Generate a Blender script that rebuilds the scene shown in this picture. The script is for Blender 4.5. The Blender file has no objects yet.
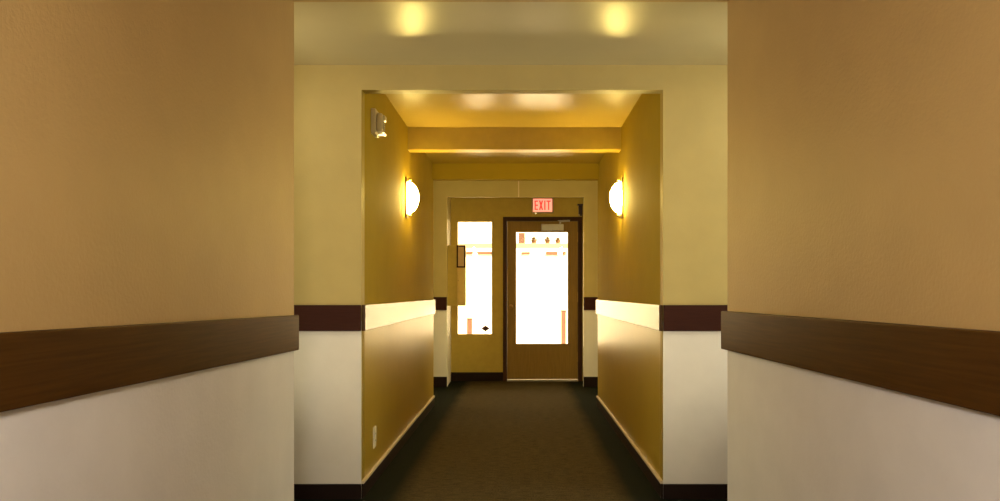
import bpy, bmesh, math, random
from mathutils import Vector, Matrix
random.seed(4)
S = bpy.context.scene
COL = S.collection

# ------------------------------------------------------------------ helpers
def add_box(bm, x0, x1, y0, y1, z0, z1, bevel=0.0, mi=0):
    vs = [bm.verts.new((x, y, z)) for z in (z0, z1) for y in (y0, y1) for x in (x0, x1)]
    fs = []
    for q in ((0, 2, 3, 1), (4, 5, 7, 6), (0, 1, 5, 4), (2, 6, 7, 3), (0, 4, 6, 2), (1, 3, 7, 5)):
        f = bm.faces.new([vs[i] for i in q]); f.material_index = mi; fs.append(f)
    if bevel:
        es = list({e for f in fs for e in f.edges})
        bmesh.ops.bevel(bm, geom=es, offset=bevel, segments=2, affect='EDGES', profile=0.5)
    return fs

def add_prism(bm, poly, z0, z1, bevel=0.0):
    """poly: plan outline (x,y); z0/z1 number or list per point"""
    n = len(poly)
    zl = z0 if isinstance(z0, (list, tuple)) else [z0] * n
    zh = z1 if isinstance(z1, (list, tuple)) else [z1] * n
    a = [bm.verts.new((p[0], p[1], zl[i])) for i, p in enumerate(poly)]
    b = [bm.verts.new((p[0], p[1], zh[i])) for i, p in enumerate(poly)]
    fs = [bm.faces.new(a[::-1]), bm.faces.new(b)]
    for i in range(n):
        j = (i + 1) % n
        fs.append(bm.faces.new((a[i], a[j], b[j], b[i])))
    bmesh.ops.recalc_face_normals(bm, faces=fs)
    if bevel:
        es = list({e for f in fs for e in f.edges})
        bmesh.ops.bevel(bm, geom=es, offset=bevel, segments=2, affect='EDGES', profile=0.5)
    return fs

def add_frame(bm, x0, x1, z0, z1, w, y0, y1, bottom=True):
    """rectangular picture-frame ring in XZ, extruded y0..y1"""
    add_box(bm, x0, x0 + w, y0, y1, z0, z1)
    add_box(bm, x1 - w, x1, y0, y1, z0, z1)
    add_box(bm, x0 + w, x1 - w, y0, y1, z1 - w, z1)
    if bottom:
        add_box(bm, x0 + w, x1 - w, y0, y1, z0, z0 + w)

def add_cyl(bm, c, r, h, axis='Z', seg=20, r2=None):
    m = Matrix.Translation(c)
    if axis == 'X': m = m @ Matrix.Rotation(math.pi / 2, 4, 'Y')
    if axis == 'Y': m = m @ Matrix.Rotation(math.pi / 2, 4, 'X')
    bmesh.ops.create_cone(bm, cap_ends=True, segments=seg, radius1=r, radius2=r if r2 is None else r2, depth=h, matrix=m)

def add_ball(bm, c, r, sx=1, sy=1, sz=1, seg=16):
    bmesh.ops.create_uvsphere(bm, u_segments=seg, v_segments=seg // 2, radius=r,
                              matrix=Matrix.Translation(c) @ Matrix.Diagonal((sx, sy, sz, 1)))

def obj(name, bm, mats, parent=None, smooth=False, recalc=True, loc=None):
    if recalc:
        bmesh.ops.recalc_face_normals(bm, faces=bm.faces[:])
    if loc is not None:
        bmesh.ops.translate(bm, verts=bm.verts[:], vec=-Vector(loc))
    me = bpy.data.meshes.new(name)
    bm.to_mesh(me); bm.free()
    for m in (mats if isinstance(mats, (list, tuple)) else [mats]):
        me.materials.append(m)
    if smooth:
        for p in me.polygons: p.use_smooth = True
    o = bpy.data.objects.new(name, me)
    COL.objects.link(o)
    if parent is not None: o.parent = parent
    elif loc is not None: o.location = loc
    return o

def tag(o, label=None, cat=None, group=None, kind=None):
    if label: o['label'] = label
    if cat: o['category'] = cat
    if group: o['group'] = group
    if kind: o['kind'] = kind
    return o

def empty(name, loc=(0, 0, 0)):
    o = bpy.data.objects.new(name, None); COL.objects.link(o)
    o.location = loc; o.empty_display_size = 0.1
    return o

def struct(name, bm, mats, label, cat, **k):
    o = obj(name, bm, mats, **k)
    return tag(o, label, cat, kind='structure')

# ------------------------------------------------------------------ materials
def nodes(name):
    m = bpy.data.materials.new(name); m.use_nodes = True
    nt = m.node_tree; b = nt.nodes['Principled BSDF']
    return m, nt, b

def noise(nt, scale, detail=3, rough=0.55, mapscale=None):
    tc = nt.nodes.new('ShaderNodeNewGeometry')
    src = tc.outputs['Position']
    if mapscale:
        mp = nt.nodes.new('ShaderNodeMapping'); mp.inputs['Scale'].default_value = mapscale
        nt.links.new(src, mp.inputs['Vector']); src = mp.outputs['Vector']
    n = nt.nodes.new('ShaderNodeTexNoise')
    n.inputs['Scale'].default_value = scale; n.inputs['Detail'].default_value = detail
    n.inputs['Roughness'].default_value = rough
    nt.links.new(src, n.inputs['Vector'])
    return n.outputs['Fac']

def ramp(nt, fac, stops):
    r = nt.nodes.new('ShaderNodeValToRGB')
    e = r.color_ramp.elements
    while len(e) < len(stops): e.new(0.5)
    for i, (p, c) in enumerate(stops):
        e[i].position = p; e[i].color = (*c, 1)
    nt.links.new(fac, r.inputs['Fac'])
    return r.outputs['Color']

def bump(nt, b, fac, strength, dist):
    n = nt.nodes.new('ShaderNodeBump')
    n.inputs['Strength'].default_value = strength; n.inputs['Distance'].default_value = dist
    nt.links.new(fac, n.inputs['Height']); nt.links.new(n.outputs['Normal'], b.inputs['Normal'])

def sc(c, k): return tuple(min(1, x * k) for x in c)

def plain(name, c, rough=0.5, spec=0.5, metal=0.0, var=0.06, nscale=14, bstr=0.0, bscale=220):
    m, nt, b = nodes(name)
    col = ramp(nt, noise(nt, nscale), [(0.3, sc(c, 1 - var)), (0.7, sc(c, 1 + var))])
    nt.links.new(col, b.inputs['Base Color'])
    b.inputs['Roughness'].default_value = rough
    b.inputs['Specular IOR Level'].default_value = spec
    b.inputs['Metallic'].default_value = metal
    if bstr: bump(nt, b, noise(nt, bscale, 2), bstr, 0.002)
    return m

AMBER = (0.475, 0.315, 0.125)
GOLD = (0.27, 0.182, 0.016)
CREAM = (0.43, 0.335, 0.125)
WHITE = (0.72, 0.68, 0.62)

def two_tone(name, up, low, split=0.95, rough=0.45, only_y=False, spec=0.5, reveal=None, peel=0.12):
    """wall paint: one colour above the chair rail, another below it"""
    m, nt, b = nodes(name)
    g = nt.nodes.new('ShaderNodeNewGeometry')
    s = nt.nodes.new('ShaderNodeSeparateXYZ'); nt.links.new(g.outputs['Position'], s.inputs[0])
    lt = nt.nodes.new('ShaderNodeMath'); lt.operation = 'LESS_THAN'; lt.inputs[1].default_value = split
    nt.links.new(s.outputs['Z'], lt.inputs[0])
    f = lt.outputs[0]
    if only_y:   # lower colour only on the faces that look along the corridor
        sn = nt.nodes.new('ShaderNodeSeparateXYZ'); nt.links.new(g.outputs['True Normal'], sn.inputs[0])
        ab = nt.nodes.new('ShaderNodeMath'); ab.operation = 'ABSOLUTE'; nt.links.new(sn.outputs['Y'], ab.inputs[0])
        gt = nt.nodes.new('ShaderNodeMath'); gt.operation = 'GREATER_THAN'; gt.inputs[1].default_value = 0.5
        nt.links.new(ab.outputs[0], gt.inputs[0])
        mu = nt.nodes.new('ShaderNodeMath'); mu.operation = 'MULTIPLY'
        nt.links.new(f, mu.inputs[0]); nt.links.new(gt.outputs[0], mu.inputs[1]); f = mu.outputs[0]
    n1 = noise(nt, 5, 4)
    cu = ramp(nt, n1, [(0.3, sc(up, 0.96)), (0.7, sc(up, 1.04))])
    cl = ramp(nt, n1, [(0.3, sc(low, 0.96)), (0.7, sc(low, 1.04))])
    mx = nt.nodes.new('ShaderNodeMix'); mx.data_type = 'RGBA'
    nt.links.new(f, mx.inputs[0]); nt.links.new(cu, mx.inputs[6]); nt.links.new(cl, mx.inputs[7])
    col = mx.outputs[2]
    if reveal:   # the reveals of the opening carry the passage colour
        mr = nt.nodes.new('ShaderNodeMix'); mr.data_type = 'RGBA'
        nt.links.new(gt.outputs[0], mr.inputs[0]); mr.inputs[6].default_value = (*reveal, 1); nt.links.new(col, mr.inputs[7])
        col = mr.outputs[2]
    nt.links.new(col, b.inputs['Base Color'])
    b.inputs['Roughness'].default_value = rough
    b.inputs['Specular IOR Level'].default_value = spec
    bump(nt, b, noise(nt, 90, 3), peel, 0.004)
    return m

M = {}
M['wall_near'] = two_tone('paint_amber_over_white', AMBER, (0.76, 0.73, 0.71), rough=0.5, spec=0.4, peel=0.35)
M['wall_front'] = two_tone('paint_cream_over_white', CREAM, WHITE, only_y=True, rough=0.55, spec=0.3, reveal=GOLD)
M['wall_portal'] = two_tone('paint_cream_over_white_far', CREAM, WHITE, rough=0.55, spec=0.3)
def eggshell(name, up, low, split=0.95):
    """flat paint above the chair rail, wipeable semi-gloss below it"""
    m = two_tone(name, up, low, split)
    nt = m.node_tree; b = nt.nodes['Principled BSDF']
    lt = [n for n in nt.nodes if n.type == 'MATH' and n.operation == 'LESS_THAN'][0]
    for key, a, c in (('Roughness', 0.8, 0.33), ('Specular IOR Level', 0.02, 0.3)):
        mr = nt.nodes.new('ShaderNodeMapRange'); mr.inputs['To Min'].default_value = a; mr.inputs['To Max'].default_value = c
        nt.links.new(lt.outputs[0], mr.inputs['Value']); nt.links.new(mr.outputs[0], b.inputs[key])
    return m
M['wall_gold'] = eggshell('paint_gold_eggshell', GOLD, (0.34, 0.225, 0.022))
M['beam'] = plain('paint_gold_beam', (0.38, 0.26, 0.025), rough=0.4)
M['wall_end'] = plain('paint_olive_tan', (0.50, 0.375, 0.075), rough=0.55, spec=0.25, var=0.05)
M['ceiling'] = plain('ceiling_gloss_cream', (0.54, 0.46, 0.25), rough=0.29, spec=0.35, var=0.03, nscale=3, bstr=0.05, bscale=60)
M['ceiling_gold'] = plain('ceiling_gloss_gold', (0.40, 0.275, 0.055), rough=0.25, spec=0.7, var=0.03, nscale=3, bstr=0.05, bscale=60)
M['white'] = plain('white_plaster', (0.75, 0.73, 0.70), rough=0.6)
M['cap'] = plain('cream_strip', (0.62, 0.50, 0.33), rough=0.4)
M['baseboard'] = plain('dark_cove_base', (0.016, 0.008, 0.006), rough=0.55, spec=0.1)
M['plate'] = plain('ivory_plastic', (0.75, 0.68, 0.52), rough=0.35)
M['plastic'] = plain('aged_white_plastic', (0.40, 0.32, 0.15), rough=0.35)
M['slot'] = plain('dark_slot', (0.02, 0.02, 0.02), rough=0.6)
M['bronze'] = plain('antique_bronze', (0.28, 0.17, 0.05), rough=0.35, metal=0.8)
M['dark'] = plain('dark_plum_plastic', (0.035, 0.015, 0.018), rough=0.4)
M['steel'] = plain('brushed_grey_metal', (0.42, 0.40, 0.36), rough=0.4, metal=0.3)
M['brass'] = plain('worn_brass', (0.45, 0.28, 0.08), rough=0.3, metal=0.9)
M['alu'] = plain('bright_aluminium', (0.30, 0.25, 0.18), rough=0.6, spec=0.2)
M['cabinet'] = plain('cabinet_cream_enamel', (0.55, 0.42, 0.10), rough=0.5, spec=0.25)
M['cabinet_door'] = plain('cabinet_tan_enamel', (0.66, 0.47, 0.15), rough=0.5, spec=0.25)
M['paper'] = plain('tan_paper', (0.62, 0.42, 0.22), rough=0.8)
M['stucco'] = plain('sunlit_stucco', (0.82, 0.80, 0.72), rough=0.85, bstr=0.3, bscale=40)
M['concrete'] = plain('pale_concrete', (0.70, 0.68, 0.62), rough=0.9)
M['cream_beam'] = plain('cream_painted_timber', (0.33, 0.27, 0.15), rough=0.6)
M['leaf'] = plain('russet_leaves', (0.16, 0.11, 0.05), rough=0.7, var=0.5, nscale=30)
M['pot'] = plain('terracotta', (0.15, 0.075, 0.035), rough=0.8)

def wood(name, c1, c2, rough=0.38, ms=(2, 2, 40), spec=0.5):
    m, nt, b = nodes(name)
    n = noise(nt, 3.0, 6, 0.6, mapscale=ms)
    nt.links.new(ramp(nt, n, [(0.3, c1), (0.72, c2)]), b.inputs['Base Color'])
    b.inputs['Roughness'].default_value = rough
    b.inputs['Specular IOR Level'].default_value = spec
    bump(nt, b, n, 0.12, 0.002)
    return m
M['rail'] = wood('dark_stained_rail', (0.050, 0.018, 0.002), (0.085, 0.034, 0.005), ms=(3, 1.2, 40), rough=0.36, spec=0.07)
M['rail_gloss'] = wood('varnished_rail', (0.055, 0.026, 0.010), (0.105, 0.052, 0.020), ms=(3, 1.2, 40), rough=0.26, spec=0.5)
M['rail_dark'] = wood('dark_mahogany_rail', (0.030, 0.008, 0.005), (0.045, 0.013, 0.008), ms=(3, 3, 40), rough=0.5, spec=0.1)
M['door'] = wood('brown_door_veneer', (0.24, 0.145, 0.026), (0.31, 0.185, 0.036), ms=(30, 30, 1.5), rough=0.5, spec=0.2)
M['frame'] = wood('dark_door_frame', (0.045, 0.018, 0.008), (0.065, 0.028, 0.012), ms=(30, 30, 2), rough=0.5, spec=0.1)
M['post'] = wood('red_brown_timber', (0.080, 0.033, 0.020), (0.105, 0.045, 0.027), ms=(30, 30, 2), rough=0.6)

def carpet():
    m, nt, b = nodes('dark_loop_carpet')
    fine = noise(nt, 120, 2, 0.7)
    weave = noise(nt, 6, 4, 0.6, mapscale=(2.5, 10, 4))
    blot = noise(nt, 1.6, 3)
    c1 = ramp(nt, fine, [(0.3, (0.032, 0.023, 0.010)), (0.7, (0.130, 0.092, 0.040))])
    c2 = ramp(nt, weave, [(0.35, (0.5, 0.5, 0.5)), (0.65, (1, 1, 1))])
    mx = nt.nodes.new('ShaderNodeMix'); mx.data_type = 'RGBA'; mx.blend_type = 'MULTIPLY'; mx.inputs[0].default_value = 1
    nt.links.new(c1, mx.inputs[6]); nt.links.new(c2, mx.inputs[7])
    # soft-edged darker green band along both walls
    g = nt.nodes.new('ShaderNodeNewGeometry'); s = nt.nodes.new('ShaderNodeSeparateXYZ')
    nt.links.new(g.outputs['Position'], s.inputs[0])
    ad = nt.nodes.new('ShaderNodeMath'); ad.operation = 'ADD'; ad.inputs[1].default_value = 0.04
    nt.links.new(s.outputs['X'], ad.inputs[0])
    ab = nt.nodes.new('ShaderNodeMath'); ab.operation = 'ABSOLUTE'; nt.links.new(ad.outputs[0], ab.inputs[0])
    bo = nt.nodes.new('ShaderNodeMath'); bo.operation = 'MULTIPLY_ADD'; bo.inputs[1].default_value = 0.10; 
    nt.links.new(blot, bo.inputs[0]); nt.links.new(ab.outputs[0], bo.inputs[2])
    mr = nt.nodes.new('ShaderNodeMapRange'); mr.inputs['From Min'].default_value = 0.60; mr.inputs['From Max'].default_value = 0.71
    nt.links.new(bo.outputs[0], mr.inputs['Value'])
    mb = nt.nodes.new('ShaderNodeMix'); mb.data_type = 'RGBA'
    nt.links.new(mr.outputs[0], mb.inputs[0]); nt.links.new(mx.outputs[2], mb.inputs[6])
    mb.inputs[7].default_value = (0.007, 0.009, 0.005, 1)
    nt.links.new(mb.outputs[2], b.inputs['Base Color'])
    b.inputs['Roughness'].default_value = 0.9
    b.inputs['Specular IOR Level'].default_value = 0.05
    bump(nt, b, fine, 0.5, 0.004)
    return m
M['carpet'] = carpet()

def glass():
    m = bpy.data.materials.new('clear_glass'); m.use_nodes = True
    nt = m.node_tree; nt.nodes.clear()
    out = nt.nodes.new('ShaderNodeOutputMaterial')
    t = nt.nodes.new('ShaderNodeBsdfTransparent'); t.inputs[0].default_value = (0.95, 0.96, 0.94, 1)
    gl = nt.nodes.new('ShaderNodeBsdfGlossy'); gl.inputs['Roughness'].default_value = 0.03
    fr = nt.nodes.new('ShaderNodeFresnel'); fr.inputs['IOR'].default_value = 1.45
    mx = nt.nodes.new('ShaderNodeMixShader')
    nt.links.new(fr.outputs[0], mx.inputs[0]); nt.links.new(t.outputs[0], mx.inputs[1]); nt.links.new(gl.outputs[0], mx.inputs[2])
    nt.links.new(mx.outputs[0], out.inputs[0])
    return m
M['glass'] = glass()

def glow(name, base, col, strength, rough=0.4):
    m, nt, b = nodes(name)
    c = ramp(nt, noise(nt, 9), [(0.3, sc(base, 0.95)), (0.7, base)])
    nt.links.new(c, b.inputs['Base Color'])
    b.inputs['Roughness'].default_value = rough
    b.inputs['Emission Color'].default_value = (*col, 1)
    b.inputs['Emission Strength'].default_value = strength
    return m
M['shade'] = glow('lit_frosted_glass', (0.9, 0.8, 0.6), (1.0, 0.74, 0.20), 215.0)
M['exit_face'] = glow('lit_exit_panel', (0.8, 0.35, 0.3), (1.0, 0.26, 0.18), 1.4)
M['exit_letter'] = glow('lit_exit_letters', (0.7, 0.05, 0.03), (1.0, 0.045, 0.03), 0.75)
M['led'] = glow('lit_indicator', (0.9, 0.8, 0.6), (1.0, 0.8, 0.4), 2.0)

# ------------------------------------------------------------------ plan numbers (metres, eye at 1.1 m above the carpet, y = depth)
NY = 3.0                       # where the near corridor ends
F0, F1 = 4.01, 4.09            # wall with the first opening
P1 = 7.35                      # end of the lit passage
Q0, Q1 = 8.78, 8.86            # wall with the second opening
E0, E1 = 9.375, 9.50           # end wall
NS = 0.6                       # where the near corridor begins, out of an unseen room widened to cut bounced light
BK = -3.2                      # wall behind the viewer
PL, PR0, PR1 = -0.848, 0.765, 0.762
RL, RR = -0.862, 0.792         # recess side walls
OL, OR = -0.855, 0.745         # second opening
def lx(y): return -0.904 - 0.0154 * (NY - y)      # near left wall plane
def rx(y): return 0.830 + 0.033 * (NY - y)        # near right wall plane

# ------------------------------------------------------------------ setting: floor, ceilings, walls
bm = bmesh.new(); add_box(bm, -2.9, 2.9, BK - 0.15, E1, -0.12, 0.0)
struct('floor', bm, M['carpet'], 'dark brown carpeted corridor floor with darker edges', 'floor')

bm = bmesh.new(); add_box(bm, -2.9, 2.9, BK - 0.15, NY, 2.45, 2.57)
struct('ceiling_near', bm, M['ceiling'], 'ceiling over the near corridor', 'ceiling')
bm = bmesh.new(); add_box(bm, -2.9, 2.9, NY, F0, 2.319, 2.57)
struct('ceiling_lobby', bm, M['ceiling'], 'glossy cream ceiling before the first opening', 'ceiling')
bm = bmesh.new(); add_box(bm, -2.9, 2.9, F1, P1, 2.352, 2.57)
struct('ceiling_passage', bm, M['ceiling_gold'], 'glossy golden ceiling of the lit passage', 'ceiling')
bm = bmesh.new(); add_box(bm, -2.9, 2.9, P1, Q0, 2.47, 2.57)
struct('ceiling_far', bm, M['ceiling'], 'ceiling beyond the lit passage', 'ceiling')
bm = bmesh.new(); add_box(bm, -2.9, 2.9, Q1, E0, 2.36, 2.57)
struct('ceiling_recess', bm, M['ceiling'], 'ceiling of the door recess', 'ceiling')
bm = bmesh.new(); add_box(bm, -4.6, 4.6, BK - 1.6, E1 + 0.25, 2.57, 2.75)  # unseen roof; its wide overhang is shaped to keep sun off the windows
struct('roof', bm, M['white'], 'unseen flat roof slab over the corridor, overhang shaped to block the sun', 'roof')

# near walls (slightly converging), each one mesh with its return into the lobby
bm = bmesh.new(); add_prism(bm, [(lx(NS), NS), (lx(NY), NY), (-2.78, NY), (-2.78, NY - 0.14), (lx(NY) - 0.14, NY - 0.14), (lx(NS) - 0.14, NS + 0.14), (-2.78, NS + 0.14), (-2.78, NS)], 0, 2.45)
struct('wall_left', bm, M['wall_near'], 'near left corridor wall, amber above the rail and white below', 'wall')
bm = bmesh.new(); add_prism(bm, [(rx(NS), NS), (rx(NY), NY), (2.78, NY), (2.78, NY - 0.14), (rx(NY) + 0.14, NY - 0.14), (rx(NS) + 0.14, NS + 0.14), (2.78, NS + 0.14), (2.78, NS)], 0, 2.45)
struct('wall_right', bm, M['wall_near'], 'near right corridor wall, amber above the rail and white below', 'wall')
bm = bmesh.new(); add_box(bm, lx(NY), rx(NY), NY - 0.14, NY, 2.264, 2.45)
struct('wall_near_header', bm, M['wall_near'], 'low lintel across the end of the near corridor', 'lintel')
bm = bmesh.new(); add_box(bm, -2.9, -2.78, BK, NS + 0.14, 0, 2.45)
struct('wall_room_left', bm, M['wall_near'], 'left wall of the unseen room widened behind the corridor', 'wall')
bm = bmesh.new(); add_box(bm, 2.78, 2.9, BK, NS + 0.14, 0, 2.45)
struct('wall_room_right', bm, M['wall_near'], 'right wall of the unseen room widened behind the corridor', 'wall')
# wall behind the viewer with a wide window opening
bm = bmesh.new()
add_box(bm, -2.78, -0.75, BK - 0.15, BK, 0, 2.45); add_box(bm, 0.75, 2.78, BK - 0.15, BK, 0, 2.45)
add_box(bm, -0.75, 0.75, BK - 0.15, BK, 0, 0.55); add_box(bm, -0.75, 0.75, BK - 0.15, BK, 2.15, 2.45)
struct('wall_back', bm, M['wall_near'], 'wall behind the viewer with a wide window', 'wall')

# lobby side walls with windows
def side_wall(name, xs, y0, y1, wy0, wy1, wz0, wz1, zt, lab, mat):
    x0, x1 = xs
    bm = bmesh.new()
    add_box(bm, x0, x1, y0, wy0, 0, zt); add_box(bm, x0, x1, wy1, y1, 0, zt)
    add_box(bm, x0, x1, wy0, wy1, 0, wz0); add_box(bm, x0, x1, wy0, wy1, wz1, zt)
    return struct(name, bm, mat, lab, 'wall')
side_wall('wall_lobby_left', (-1.67, -1.55), NY, F0, 3.10, 3.9, 0.5, 2.24, 2.319, 'left side wall of the cross lobby with a window', M['wall_near'])
side_wall('wall_lobby_right', (1.55, 1.67), NY, F0, 3.10, 3.9, 0.5, 2.24, 2.319, 'right side wall of the cross lobby with a window', M['wall_near'])
side_wall('wall_far_left', (-2.9, -2.78), P1, Q0, 7.6, 8.5, 0.6, 2.1, 2.47, 'left side wall of the far lobby with an added window', M['wall_near'])
side_wall('wall_far_right', (2.78, 2.9), P1, Q0, 7.6, 8.5, 0.6, 2.1, 2.47, 'right side wall of the far lobby with an added window', M['wall_near'])

# first opening: two piers and a header, one mesh
bm = bmesh.new()
add_box(bm, -2.9, PL, F0, F1, 0, 2.57); add_box(bm, PR0, 2.9, F0, F1, 0, 2.57); add_box(bm, PL, PR0, F0, F1, 2.186, 2.57)
struct('wall_front', bm, M['wall_front'], 'cream and white wall around the first opening', 'wall')
# lit passage
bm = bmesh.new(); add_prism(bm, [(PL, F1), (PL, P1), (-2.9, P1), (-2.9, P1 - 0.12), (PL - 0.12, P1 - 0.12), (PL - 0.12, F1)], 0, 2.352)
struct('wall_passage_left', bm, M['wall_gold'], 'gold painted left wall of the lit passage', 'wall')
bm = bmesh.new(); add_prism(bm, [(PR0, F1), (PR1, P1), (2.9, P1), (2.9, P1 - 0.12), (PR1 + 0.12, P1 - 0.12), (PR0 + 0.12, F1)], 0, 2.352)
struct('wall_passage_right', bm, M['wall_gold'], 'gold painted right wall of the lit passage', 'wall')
bm = bmesh.new(); add_box(bm, PL, PR0, 5.66, 5.78, 2.183, 2.352)
struct('ceiling_beam', bm, M['beam'], 'gold beam under the passage ceiling between the sconces', 'beam')
bm = bmesh.new(); add_box(bm, PL, PR1, P1 - 0.10, P1, 2.2, 2.352)
struct('ceiling_header', bm, M['wall_gold'], 'gold header at the far end of the lit passage', 'beam')
# second opening
bm = bmesh.new()
add_box(bm, -2.9, OL, Q0, Q1, 0, 2.57); add_box(bm, OR, 2.9, Q0, Q1, 0, 2.57); add_box(bm, OL, OR, Q0, Q1, 2.224, 2.57)
struct('wall_portal', bm, M['wall_portal'], 'cream wall around the second opening before the door', 'wall')
bm = bmesh.new(); add_box(bm, RL - 0.12, RL, Q1, E0, 0, 2.36)
struct('wall_recess_left', bm, M['wall_portal'], 'left side wall of the door recess', 'wall')
bm = bmesh.new(); add_box(bm, RR, RR + 0.12, Q1, E0, 0, 2.36)
struct('wall_recess_right', bm, M['wall_portal'], 'right side wall of the door recess', 'wall')
# end wall with door and window openings
DX0, DX1, DZ = -0.2125, 0.775, 2.05
WX0, WX1, WZ0, WZ1 = -0.80, -0.335, 0.565, 2.0125
bm = bmesh.new()
add_box(bm, -2.9, WX0, E0, E1, 0, 2.57); add_box(bm, WX1, DX0, E0, E1, 0, 2.57); add_box(bm, DX1, 2.9, E0, E1, 0, 2.57)
add_box(bm, WX0, WX1, E0, E1, 0, WZ0); add_box(bm, WX0, WX1, E0, E1, WZ1, 2.57); add_box(bm, DX0, DX1, E0, E1, DZ, 2.57)
struct('wall_end', bm, M['wall_end'], 'olive tan end wall holding the door and the narrow window', 'wall')

# ------------------------------------------------------------------ chair rails and baseboards
def near_rail(name, fx, t, sgn, zs, lab):
    """zs: (top, bottom) at NY and slope per metre towards the viewer"""
    (zt, zb, slope) = zs
    y0, y1 = NS, NY + 0.004
    def z(zz, y): return zz + slope * (NY - y)
    a, b_ = fx(y0), fx(y1)
    poly = [(a, y0), (b_, y1), (b_ - sgn * t, y1), (a - sgn * t, y0)]
    bm = bmesh.new()
    add_prism(bm, poly, [z(zb, y0), z(zb, y1), z(zb, y1), z(zb, y0)], [z(zt, y0), z(zt, y1), z(zt, y1), z(zt, y0)], bevel=0.004)
    return struct(name, bm, M['rail'], lab, 'chair rail')
near_rail('trim_1', lx, 0.020, -1, (1.012, 0.872, 0.0107), 'brown wooden chair rail along the near left wall')
near_rail('trim_2', rx, 0.026, 1, (1.028, 0.876, 0.0012), 'brown wooden chair rail along the near right wall')

RZ0, RZ1 = 0.897, 1.036
def flat_rail(name, x0, x1, y0, y1, lab, z0=RZ0, z1=RZ1, mat='rail_dark'):
    bm = bmesh.new(); add_box(bm, x0, x1, y0, y1, z0, z1, bevel=0.003)
    return struct(name, bm, M[mat], lab, 'chair rail')
flat_rail('trim_3', -1.55, PL - 0.0005, F0 - 0.02, F0, 'dark chair rail on the pier left of the first opening')
flat_rail('trim_4', PR0 + 0.0005, 1.55, F0 - 0.02, F0, 'dark chair rail on the pier right of the first opening')
bm = bmesh.new(); add_box(bm, PL, PL + 0.02, F0 + 0.004, P1, RZ0, RZ1, bevel=0.003)
struct('trim_5', bm, M['rail_gloss'], 'shiny chair rail along the left passage wall', 'chair rail')
bm = bmesh.new()
add_prism(bm, [(PR0 - 0.02, F0 + 0.004), (PR0, F0 + 0.004), (PR1, P1), (PR1 - 0.02, P1)], RZ0, RZ1, bevel=0.003)
struct('trim_6', bm, M['rail_gloss'], 'shiny chair rail along the right passage wall', 'chair rail')
flat_rail('trim_7', -2.77, OL - 0.0005, Q0 - 0.02, Q0, 'dark chair rail left of the second opening', 0.90, 1.053)
flat_rail('trim_8', OR + 0.0005, 2.77, Q0 - 0.02, Q0, 'dark chair rail right of the second opening', 0.90, 1.053)

def base(name, x0, x1, y0, y1, lab, h=0.08):
    bm = bmesh.new(); add_box(bm, x0, x1, y0, y1, 0, h, bevel=0.003)
    return struct(name, bm, M['baseboard'], lab, 'baseboard')
base('baseboard_front_left', -1.55, PL, F0 - 0.012, F0, 'dark baseboard on the pier left of the first opening')
base('baseboard_front_right', PR0, 1.55, F0 - 0.012, F0, 'dark baseboard on the pier right of the first opening')
b = base('baseboard_passage_left', PL, PL + 0.010, F0, P1, 'dark baseboard with a pale top strip, left passage wall')
bm = bmesh.new(); add_box(bm, PL, PL + 0.014, F0, P1, 0.08, 0.095)
tag(obj('cap_strip', bm, M['cap'], b), 'pale strip along the top of the baseboard', kind='structure')
bm = bmesh.new(); add_prism(bm, [(PR0 - 0.010, F0), (PR0, F0), (PR1, P1), (PR1 - 0.010, P1)], 0, 0.08)
b = struct('baseboard_passage_right', bm, M['baseboard'], 'dark baseboard with a pale top strip, right passage wall', 'baseboard')
bm = bmesh.new(); add_prism(bm, [(PR0 - 0.014, F0), (PR0, F0), (PR1, P1), (PR1 - 0.014, P1)], 0.08, 0.095)
tag(obj('cap_strip', bm, M['cap'], b), 'pale strip along the top of the baseboard', kind='structure')
base('baseboard_portal_left', -2.77, OL, Q0 - 0.012, Q0, 'dark baseboard left of the second opening', 0.12)
base('baseboard_portal_right', OR, 2.77, Q0 - 0.012, Q0, 'dark baseboard right of the second opening', 0.12)
base('baseboard_end', RL, DX0, E0 - 0.012, E0, 'dark baseboard under the narrow window', 0.11)
def near_base(name, fx, sgn, lab):
    bm = bmesh.new()
    add_prism(bm, [(fx(NS), NS), (fx(NY), NY), (fx(NY) - sgn * 0.012, NY), (fx(NS) - sgn * 0.012, NS)], 0, 0.08)
    struct(name, bm, M['baseboard'], lab, 'baseboard')
near_base('baseboard_left', lx, -1, 'dark baseboard along the near left wall')
near_base('baseboard_right', rx, 1, 'dark baseboard along the near right wall')

# thin raised strip standing in for a seam's shadow line, second header
bm = bmesh.new(); add_box(bm, -0.022, -0.010, Q0 - 0.008, Q0, 2.224, 2.47, bevel=0.002)
struct('trim_9', bm, M['cap'], 'thin vertical strip for a seam line on the header above the exit sign', 'trim')

# ------------------------------------------------------------------ door
door = empty('door_1', (0.287, E0, 0))
tag(door, 'brown glazed exit door with a dark frame at the corridor end', 'door', kind='structure')
def child(name, bm, mat, parent, smooth=False, label=None):
    o = obj(name, bm, mat, None, smooth)
    o.parent = parent
    o.matrix_parent_inverse = Matrix.Translation(parent.matrix_world.translation).inverted() if False else Matrix.Translation(-worldloc(parent))
    if label: o['label'] = label
    return o
def worldloc(o):
    v = Vector(o.location)
    if o.parent:
        v = v + worldloc(o.parent) - worldloc(o.parent)  # children keep mesh data in world coordinates
        return Vector((0, 0, 0))
    return v
bm = bmesh.new(); add_frame(bm, DX0, DX1, 0.0, DZ, 0.05, E0 - 0.018, E1 + 0.01, bottom=False)
child('door_frame', bm, M['frame'], door)
LX0, LX1, LZ0, LZ1 = -0.1610, 0.7235, 0.022, 1.998
GX0, GX1, GZ0, GZ1 = -0.05, 0.60, 0.4625, 1.8625
LY0, LY1 = E0 + 0.012, E0 + 0.057
bm = bmesh.new()
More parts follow.
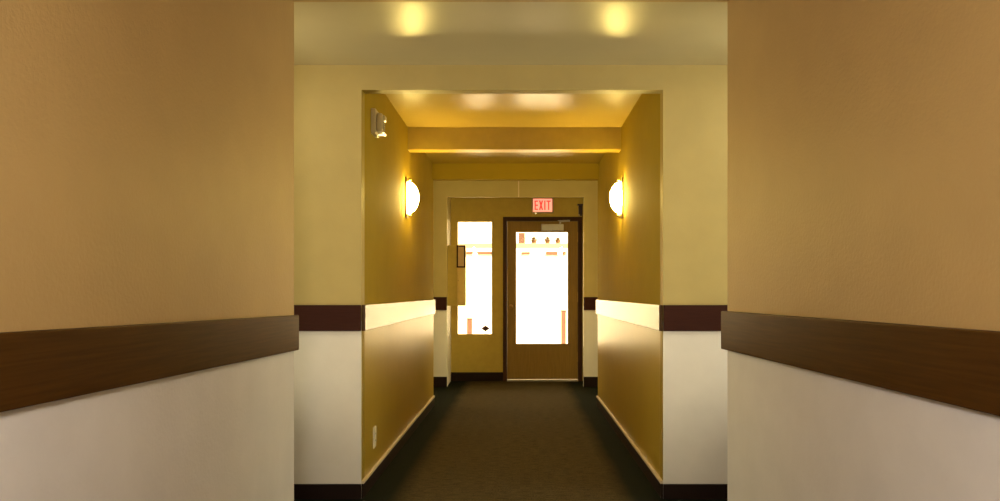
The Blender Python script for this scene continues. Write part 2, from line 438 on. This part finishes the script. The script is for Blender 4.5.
add_box(bm, LX0, GX0, LY0, LY1, LZ0, LZ1); add_box(bm, GX1, LX1, LY0, LY1, LZ0, LZ1)
add_box(bm, GX0, GX1, LY0, LY1, LZ0, GZ0); add_box(bm, GX0, GX1, LY0, LY1, GZ1, LZ1)
leaf = child('door_leaf', bm, M['door'], door)
bm = bmesh.new(); add_frame(bm, GX0 - 0.012, GX1 + 0.012, GZ0 - 0.012, GZ1 + 0.012, 0.016, LY0 - 0.010, LY0)
child('glazing_bead', bm, M['door'], leaf)
bm = bmesh.new(); add_box(bm, GX0, GX1, LY0 + 0.018, LY0 + 0.024, GZ0, GZ1)
child('pane', bm, M['glass'], leaf)
bm = bmesh.new()
add_cyl(bm, (-0.112, LY0 - 0.004, 0.93), 0.026, 0.008, 'Y'); add_cyl(bm, (-0.112, LY0 - 0.022, 0.93), 0.010, 0.034, 'Y')
add_ball(bm, (-0.112, LY0 - 0.05, 0.93), 0.028, 1, 0.75, 1)
child('door_knob', bm, M['brass'], leaf, True, 'small brass knob')
for z in (0.3, 1.05, 1.8):
    bm = bmesh.new(); add_cyl(bm, (LX1 + 0.001, LY0 - 0.006, z), 0.006, 0.1, 'Z', 12)
    add_ball(bm, (LX1 + 0.001, LY0 - 0.006, z + 0.054), 0.007); add_ball(bm, (LX1 + 0.001, LY0 - 0.006, z - 0.054), 0.007)
    child('hinge', bm, M['brass'], door)
bm = bmesh.new(); add_box(bm, 0.265, 0.545, LY0 - 0.055, LY0, 1.875, 1.96, bevel=0.008)
clo = child('door_closer', bm, M['steel'], door, label='silver grey closer box at the top of the door')
bm = bmesh.new(); add_cyl(bm, (0.50, LY0 - 0.03, 1.972), 0.012, 0.026)
add_prism(bm, [(0.49, LY0 - 0.035), (0.51, LY0 - 0.015), (0.62, LY0 - 0.085), (0.605, LY0 - 0.10)], 1.985, 1.995)
add_prism(bm, [(0.605, LY0 - 0.10), (0.62, LY0 - 0.085), (0.48, LY0 - 0.028), (0.47, LY0 - 0.04)], 1.997, 2.006)
child('closer_arm', bm, M['steel'], clo)
bm = bmesh.new()
add_prism(bm, [(DX0 + 0.05, E0 - 0.05), (DX1 - 0.05, E0 - 0.05), (DX1 - 0.05, E1), (DX0 + 0.05, E1)], 0.0, 0.014)
child('threshold', bm, M['alu'], door, label='bright metal threshold strip')

# ------------------------------------------------------------------ window beside the door
win = empty('window_1', (-0.575, E0, WZ0))
tag(win, 'tall narrow sidelight window left of the exit door', 'window', kind='structure')
bm = bmesh.new(); add_frame(bm, WX0, WX1, WZ0, WZ1, 0.02, E0 + 0.03, E0 + 0.08)
child('window_frame', bm, M['wall_end'], win)
bm = bmesh.new(); add_box(bm, WX0 + 0.02, WX1 - 0.02, E0 + 0.052, E0 + 0.058, WZ0 + 0.02, WZ1 - 0.02)
pane = child('pane', bm, M['glass'], win)
bm = bmesh.new()
cx, cz = (485.5 - 520) / 80 * 1.006, 1.1 - (328.5 - 293) / 80
add_prism(bm, [(-0.055, -0.002), (0, -0.042), (0.055, -0.002), (0, 0.04)], 0, 0.001)
bmesh.ops.rotate(bm, verts=bm.verts[:], cent=(0, 0, 0), matrix=Matrix.Rotation(math.pi / 2, 3, 'X'))
bmesh.ops.translate(bm, verts=bm.verts[:], vec=(cx, E0 + 0.0515, cz))
child('diamond_decal', bm, M['rail_dark'], win, label='small dark diamond sticker in the lower corner')

# unseen windows added to let light into both lobbies and the near corridor
def plain_window(name, axis, c, w, z0, z1, lab):
    o = empty(name, (c[0], c[1], z0)); tag(o, lab, 'window', kind='structure')
    bm = bmesh.new(); bp = bmesh.new()
    add_frame(bm, -w / 2, w / 2, z0, z1, 0.045, -0.03, 0.03)
    add_box(bm, -0.02, 0.02, -0.02, 0.02, z0 + 0.045, z1 - 0.045)
    add_box(bp, -w / 2 + 0.045, w / 2 - 0.045, -0.003, 0.003, z0 + 0.045, z1 - 0.045)
    for q in (bm, bp):
        if axis == 'X': bmesh.ops.rotate(q, verts=q.verts[:], cent=(0, 0, 0), matrix=Matrix.Rotation(math.pi / 2, 3, 'Z'))
        bmesh.ops.translate(q, verts=q.verts[:], vec=(c[0], c[1], 0))
    child('window_frame', bm, M['white'], o); child('pane', bp, M['glass'], o)
plain_window('window_2', 'X', (-1.61, 3.50), 0.80, 0.5, 2.24, 'side window of the cross lobby, left')
plain_window('window_3', 'X', (1.61, 3.50), 0.80, 0.5, 2.24, 'side window of the cross lobby, right')
plain_window('window_4', 'X', (-2.84, 8.05), 0.9, 0.6, 2.1, 'added unseen side window of the far lobby, left')
plain_window('window_5', 'X', (2.84, 8.05), 0.9, 0.6, 2.1, 'added unseen side window of the far lobby, right')
plain_window('window_6', 'Y', (0, BK - 0.07), 1.5, 0.55, 2.15, 'wide window behind the viewer')

# ------------------------------------------------------------------ sconces
def sconce(sgn, wx, y, z, lab):
    """sgn: direction from the wall into the passage"""
    r = empty('wall_sconce', (wx, y, z))
    tag(r, lab, 'wall lamp', 'lit sconces in the passage')
    bm = bmesh.new(); add_box(bm, min(0.0, sgn * 0.012), max(0.0, sgn * 0.012), -0.055, 0.055, -0.15, 0.15, bevel=0.004)
    obj('backplate', bm, M['bronze'], r)
    bm = bmesh.new()
    NU, NV = 24, 16                      # half oval bowl: width 0.15, height 0.25, depth 0.095
    rows = []
    for i in range(NV + 1):
        v = -math.pi / 2 + math.pi * i / NV
        rows.append([bm.verts.new((sgn * (0.012 + 0.082 * math.cos(v) * math.sin(math.pi * j / NU)),
                                   0.050 * math.cos(v) * math.cos(math.pi * j / NU), 0.118 * math.sin(v))) for j in range(NU + 1)])
    for i in range(NV):
        for j in range(NU):
            bm.faces.new((rows[i][j], rows[i][j + 1], rows[i + 1][j + 1], rows[i + 1][j]))
    bmesh.ops.remove_doubles(bm, verts=bm.verts[:], dist=1e-5)
    bmesh.ops.holes_fill(bm, edges=[e for e in bm.edges if e.is_boundary])
    obj('lamp_shade', bm, M['shade'], r, True)
    for s in (-1, 1):
        bm = bmesh.new(); add_cyl(bm, (sgn * 0.022, 0, s * 0.133), 0.007, 0.02, 'X', 12); add_ball(bm, (sgn * 0.034, 0, s * 0.133), 0.009)
        obj('finial', bm, M['brass'], r, True)
sconce(1, PL, 5.59, 1.81, 'glowing half-oval wall sconce on the left passage wall')
sconce(-1, PR0 + (PR1 - PR0) * (5.59 - F1) / (P1 - F1) - 0.0005, 5.59, 1.81, 'glowing half-oval wall sconce on the right passage wall')

# ------------------------------------------------------------------ exit sign
ex = empty('exit_sign', (0.281, E0, 2.19))
tag(ex, 'glowing red exit sign on the wall above the door', 'exit sign')
EY = E0 - 0.055
bm = bmesh.new(); add_box(bm, -0.135, 0.135, -0.055, 0, -0.095, 0.095, bevel=0.006)
obj('housing', bm, M['plastic'], ex)
bm = bmesh.new(); add_box(bm, -0.118, 0.118, -0.059, -0.055, -0.080, 0.080)
obj('face_panel', bm, M['exit_face'], ex)
bm = bmesh.new()
y0, y1, h, t = -0.0615, -0.059, 0.058, 0.015
x = -0.100                                                   # E
add_box(bm, x, x + t, y0, y1, -h, h)
for zz in (-h, -t / 2, h - t): add_box(bm, x + t, x + 0.042, y0, y1, zz, zz + t)
for s in (-1, 1):                                            # X
    a = Vector((-0.046, 0, -h * s)); b2 = Vector((0.004 - 0.004, 0, h * s))
    add_prism(bm, [(0, 0), (0.001, 0), (0.001, 0.001), (0, 0.001)], 0, 0.001) if False else None
    vs = [bm.verts.new(p) for p in ((a.x, y0, a.z), (a.x + 0.017, y0, a.z), (b2.x + 0.006, y0, b2.z), (b2.x - 0.011, y0, b2.z))]
    f = bm.faces.new(vs)
    g = bmesh.ops.extrude_face_region(bm, geom=[f])
    bmesh.ops.translate(bm, verts=[v for v in g['geom'] if isinstance(v, bmesh.types.BMVert)], vec=(0, y1 - y0, 0))
add_box(bm, 0.020, 0.020 + t, y0, y1, -h, h)                 # I
add_box(bm, 0.048, 0.100, y0, y1, h - t, h); add_box(bm, 0.0665, 0.0665 + t, y0, y1, -h, h - t)   # T
obj('lettering', bm, M['exit_letter'], ex)
bm = bmesh.new(); add_ball(bm, (-0.085, -0.050, -0.100), 0.008)
obj('test_lamp', bm, M['led'], ex, True)

# ------------------------------------------------------------------ small wall things
# alarm strobe high on the left passage wall
al = empty('alarm_strobe', (PL, 4.33, 2.080)); tag(al, 'pale alarm box high on the left passage wall', 'alarm')
bm = bmesh.new(); add_box(bm, -0.002, 0.026, -0.065, 0.065, -0.072, 0.072, bevel=0.005); obj('back_box', bm, M['plastic'], al)
bm = bmesh.new(); add_box(bm, 0.026, 0.062, -0.05, 0.05, -0.055, 0.05, bevel=0.012); cov = obj('cover', bm, M['plastic'], al)
bm = bmesh.new()
for k in range(5): add_box(bm, 0.0622, 0.0632, -0.035, 0.035, -0.045 + k * 0.011, -0.040 + k * 0.011)
obj('grille', bm, M['slot'], cov)
bm = bmesh.new(); add_box(bm, 0.058, 0.074, -0.03, 0.03, 0.01, 0.04, bevel=0.005); obj('strobe_lens', bm, M['plastic'], al)
bm = bmesh.new(); add_ball(bm, (0.063, 0.03, -0.062), 0.008); add_cyl(bm, (0.044, 0.03, -0.062), 0.005, 0.036, 'X', 10); obj('indicator_lamp', bm, M['led'], al, True)

# outlet low on the left passage wall
ou = empty('wall_outlet', (PL, 4.36, 0.262)); tag(ou, 'ivory outlet cover low on the left passage wall', 'outlet')
bm = bmesh.new(); add_box(bm, 0, 0.006, -0.036, 0.036, -0.060, 0.060, bevel=0.002); cp = obj('cover_plate', bm, M['plate'], ou)
for s in (-1, 1):
    bm = bmesh.new(); add_box(bm, 0.006, 0.008, -0.017, 0.017, s * 0.02 - 0.014, s * 0.02 + 0.014, bevel=0.0008); so = obj('socket', bm, M['plate'], ou)
    bm = bmesh.new()
    for q in (-1, 1): add_box(bm, 0.008, 0.0084, q * 0.006 - 0.0012, q * 0.006 + 0.0012, s * 0.02 - 0.002, s * 0.02 + 0.007)
    obj('slots', bm, M['slot'], so)

# cabinet fixed to the left side of the door recess, a little framed notice on it
CY0, CY1 = 8.88, 9.02
ca = empty('wall_cabinet', (RL, CY1, 0.947)); tag(ca, 'tall cream cabinet on the recess wall beside the narrow window', 'cabinet')
bm = bmesh.new(); add_box(bm, 0, 0.215, -(CY1 - CY0), 0, 0, 0.72, bevel=0.004); obj('body', bm, M['cabinet'], ca)
bm = bmesh.new(); add_box(bm, 0.118, 0.215, -(CY1 - CY0) - 0.014, -(CY1 - CY0), 0.004, 0.716, bevel=0.003); cd = obj('door', bm, M['cabinet_door'], ca)
bm = bmesh.new(); add_cyl(bm, (0.135, -(CY1 - CY0) - 0.020, 0.30), 0.006, 0.014, 'Y', 12); obj('latch', bm, M['brass'], cd)
nt_ = empty('framed_notice', (RL + 0.166, CY0 - 0.014, 1.40)); tag(nt_, 'small framed notice hanging on the cream cabinet', 'picture frame')
bm = bmesh.new(); add_frame(bm, -0.052, 0.052, 0, 0.262, 0.016, -0.016, 0); obj('frame', bm, M['rail_dark'], nt_)
bm = bmesh.new(); add_box(bm, -0.036, 0.036, -0.006, -0.001, 0.016, 0.246); obj('paper', bm, M['paper'], nt_)

# dark detector at the top right corner of the end wall
de = empty('motion_detector', (0.735, E0, 2.12)); tag(de, 'dark detector at the upper right corner above the door frame', 'detector')
bm = bmesh.new(); add_box(bm, -0.005, 0.04, -0.05, 0, -0.06, 0.07, bevel=0.006); obj('body', bm, M['dark'], de)
bm = bmesh.new(); add_box(bm, -0.02, 0.052, -0.06, 0, 0.07, 0.088, bevel=0.004); obj('bracket', bm, M['dark'], de)
bm = bmesh.new(); add_ball(bm, (0.0, -0.045, -0.05), 0.012); obj('lens', bm, M['plastic'], de, True)

# ------------------------------------------------------------------ outside, seen through the glass
bm = bmesh.new(); add_box(bm, -14, 14, E1 + 0.01, 22, -0.14, -0.02)
struct('ground', bm, M['concrete'], 'pale sunlit paving outside the door', 'paving')
OY = 15.5
bm = bmesh.new(); add_box(bm, -14, 14, OY, OY + 0.3, -0.02, 6)
struct('wall_outside', bm, M['stucco'], 'bright stucco wall across the yard', 'wall')
s13 = 750 / 13.0
def X13(px): return (px - 520) / s13
def Z13(py): return 1.1 - (py - 293) / s13
fe = empty('pergola', (0, 13.0, -0.02)); tag(fe, 'pergola with a cream beam and planks outside the door', 'pergola')
bm = bmesh.new(); add_box(bm, -2.6, 2.6, -0.07, 0.07, Z13(248) + 0.02, Z13(243.5) + 0.02); obj('beam', bm, M['cream_beam'], fe)
for s in (-1, 1):
    bm = bmesh.new(); add_box(bm, s * 2.3 - 0.07, s * 2.3 + 0.07, -0.07, 0.07, 0, Z13(248) + 0.02, bevel=0.006); obj('post', bm, M['cream_beam'], fe)
# brown fascia boards on the far wall
s15 = 750 / (OY - 0.03)
def X15(px): return (px - 520) / s15
def Z15(py): return 1.1 - (py - 293) / s15
for i, (a, b_, t_, u) in enumerate(((462, 494, 251.6, 254.3), (521.5, 530, 252, 254.5), (546, 566, 251.5, 255))):
    bm = bmesh.new(); add_box(bm, X15(a), X15(b_), OY - 0.04, OY + 0.002, Z15(u), Z15(t_), bevel=0.004)
    tag(obj('fascia_board', bm, M['post'], loc=(X15((a + b_) / 2), OY, Z15(u))),
        ('brown board on the stucco wall seen through the narrow window', 'short brown board on the stucco wall at the left of the door glass',
         'brown board on the stucco wall at the right of the door glass')[i], 'board', 'brown boards on the stucco wall')
# tan box standing on the beam
bm = bmesh.new(); add_box(bm, X13(518.5), X13(525), 12.95, 13.05, Z13(243.5), Z13(233), bevel=0.006)
tag(obj('lantern_box', bm, M['post'], loc=(X13(521.7), 13, Z13(243.5))), 'tan wooden box on top of the pergola beam', 'box')
# potted plants on the beam
def plant(px, r, lab):
    zt = Z13(243.5)
    o = empty('potted_plant', (X13(px), 13.0, zt)); tag(o, lab, 'potted plant', 'potted plants on the pergola beam')
    bm = bmesh.new(); add_cyl(bm, (0, 0, 0.03), 0.035, 0.06, 'Z', 16, 0.05); obj('pot', bm, M['pot'], o)
    bm = bmesh.new(); rnd = random.Random(int(px))
    for k in range(70):
        a = rnd.uniform(0, 2 * math.pi); e = rnd.uniform(0.1, 1.4); l = r * rnd.uniform(0.5, 1.0)
        d = Vector((math.cos(a) * math.cos(e), math.sin(a) * math.cos(e), math.sin(e)))
        side = d.cross(Vector((0, 0, 1))).normalized() * 0.013
        p0 = Vector((0, 0, 0.05)); p1 = p0 + d * l * 0.6; p2 = p0 + d * l - Vector((0, 0, l * 0.15))
        vs = [bm.verts.new(p) for p in (p0, p1 + side, p2, p1 - side)]
        bm.faces.new(vs)
    obj('foliage', bm, M['leaf'], o, recalc=False)
plant(534, 0.10, 'potted plant on the pergola beam, nearest the tan box')
plant(547.5, 0.10, 'bushiest potted plant on the pergola beam, between two others')
plant(558, 0.08, 'potted plant on the pergola beam, farthest from the tan box')
# timber bollards in the yard
def bollard(px0, px1, top, lab):
    w = (px1 - px0) / s13; x = X13((px0 + px1) / 2)
    o = empty('timber_bollard', (x, 13.6, -0.02)); tag(o, lab, 'bollard', 'timber bollards in the yard')
    zt = 1.1 - (top - 293) / (750 / 13.6) + 0.02
    bm = bmesh.new(); add_box(bm, -w / 2, w / 2, -w / 2, w / 2, 0, zt - 0.03, bevel=0.006); obj('post', bm, M['post'], o)
    bm = bmesh.new(); add_box(bm, -w / 2 - 0.008, w / 2 + 0.008, -w / 2 - 0.008, w / 2 + 0.008, zt - 0.03, zt, bevel=0.01); obj('cap', bm, M['post'], o)
bollard(563, 568, 310, 'red-brown timber bollard outside, at the right edge of the door glass')
bollard(464.5, 470, 318, 'red-brown timber bollard outside, seen low in the narrow window')

# ------------------------------------------------------------------ light
def area(name, loc, rot, sx, sy, power, col, spread=math.pi):
    l = bpy.data.lights.new(name, 'AREA'); l.shape = 'RECTANGLE'; l.size = sx; l.size_y = sy
    l.energy = power; l.color = col
    l.spread = spread
    o = bpy.data.objects.new(name, l); COL.objects.link(o); o.location = loc; o.rotation_euler = rot
    return o
R = math.pi / 2
# area lights in place of daylight, just outside each window's glass
area('daylight_lobby_left', (-1.86, 3.45, 1.37), (R, 0, -R + 0.5), 0.72, 1.72, 15, (1.0, 0.91, 0.66), math.radians(130))
area('daylight_lobby_right', (1.86, 3.45, 1.37), (R, 0, R - 0.5), 0.72, 1.72, 19, (1.0, 0.97, 0.78), math.radians(130))
area('far_fill_left', (-2.93, 8.05, 1.35), (R, 0, -R), 0.88, 1.48, 54, (1.0, 0.80, 0.36))  # both far lights are added to brighten the wall of the second opening
area('far_fill_right', (2.93, 8.05, 1.35), (R, 0, R), 0.88, 1.48, 54, (1.0, 0.80, 0.36))
area('daylight_back', (0, BK - 0.2, 1.35), (R, 0, 0), 1.48, 1.58, 14, (1.0, 0.86, 0.66))
for nm, x, e, c in (('lobby_fill_left', -1.42, 5.0, (1.0, 0.90, 0.60)), ('lobby_fill_right', 1.42, 6.0, (1.0, 0.98, 0.78))):  # added point lights without fixtures, brightening the lobby ceiling edges
    ll = bpy.data.lights.new(nm, 'POINT'); ll.energy = e; ll.color = c; ll.shadow_soft_size = 0.07
    lo = bpy.data.objects.new(nm, ll); COL.objects.link(lo); lo.location = (x, 3.35, 2.14)
pl = bpy.data.lights.new('corridor_fill', 'POINT'); pl.energy = 72; pl.shadow_soft_size = 0.14; pl.color = (1.0, 0.89, 0.80)  # bare point light added near the viewer to brighten the near walls
po = bpy.data.objects.new('corridor_fill', pl); COL.objects.link(po); po.location = (-0.22, 0.08, 1.45)
sun = bpy.data.lights.new('sun', 'SUN'); sun.energy = 32.0; sun.angle = 0.009; sun.color = (1.0, 0.77, 0.48)
so = bpy.data.objects.new('sun', sun); COL.objects.link(so)
so.rotation_euler = Vector((-0.45, 0.55, -0.70)).to_track_quat('-Z', 'Y').to_euler()
so.location = (5, -5, 9)
w = bpy.data.worlds.new('sky'); S.world = w; w.use_nodes = True
nt = w.node_tree; bg = nt.nodes['Background']
sk = nt.nodes.new('ShaderNodeTexSky'); sk.sky_type = 'NISHITA'; sk.sun_disc = False; sk.sun_elevation = math.radians(45); sk.sun_rotation = math.radians(140)
tm = nt.nodes.new('ShaderNodeMix'); tm.data_type = 'RGBA'; tm.blend_type = 'MULTIPLY'; tm.inputs[0].default_value = 1
tm.inputs[7].default_value = (1.0, 0.62, 0.26, 1)        # the photograph's warm white balance
nt.links.new(sk.outputs[0], tm.inputs[6]); nt.links.new(tm.outputs[2], bg.inputs['Color']); bg.inputs['Strength'].default_value = 1.0

# ------------------------------------------------------------------ camera
cam = bpy.data.cameras.new('camera'); cam.sensor_width = 36; cam.lens = 27
cam.shift_x = -0.020; cam.shift_y = 0.0425; cam.clip_start = 0.05
co = bpy.data.objects.new('camera', cam); COL.objects.link(co)
co.location = (0, 0, 1.1); co.rotation_euler = (R, 0, 0)
S.camera = co
S.view_settings.view_transform = 'Standard'; S.view_settings.look = 'None'
S.view_settings.gamma = 1; S.view_settings.use_curve_mapping = False
S.view_settings.exposure = 0.0
S.cycles.use_denoising = True
S.cycles.max_bounces = 10; S.cycles.diffuse_bounces = 6; S.cycles.glossy_bounces = 5
S.cycles.sample_clamp_indirect = 4.0
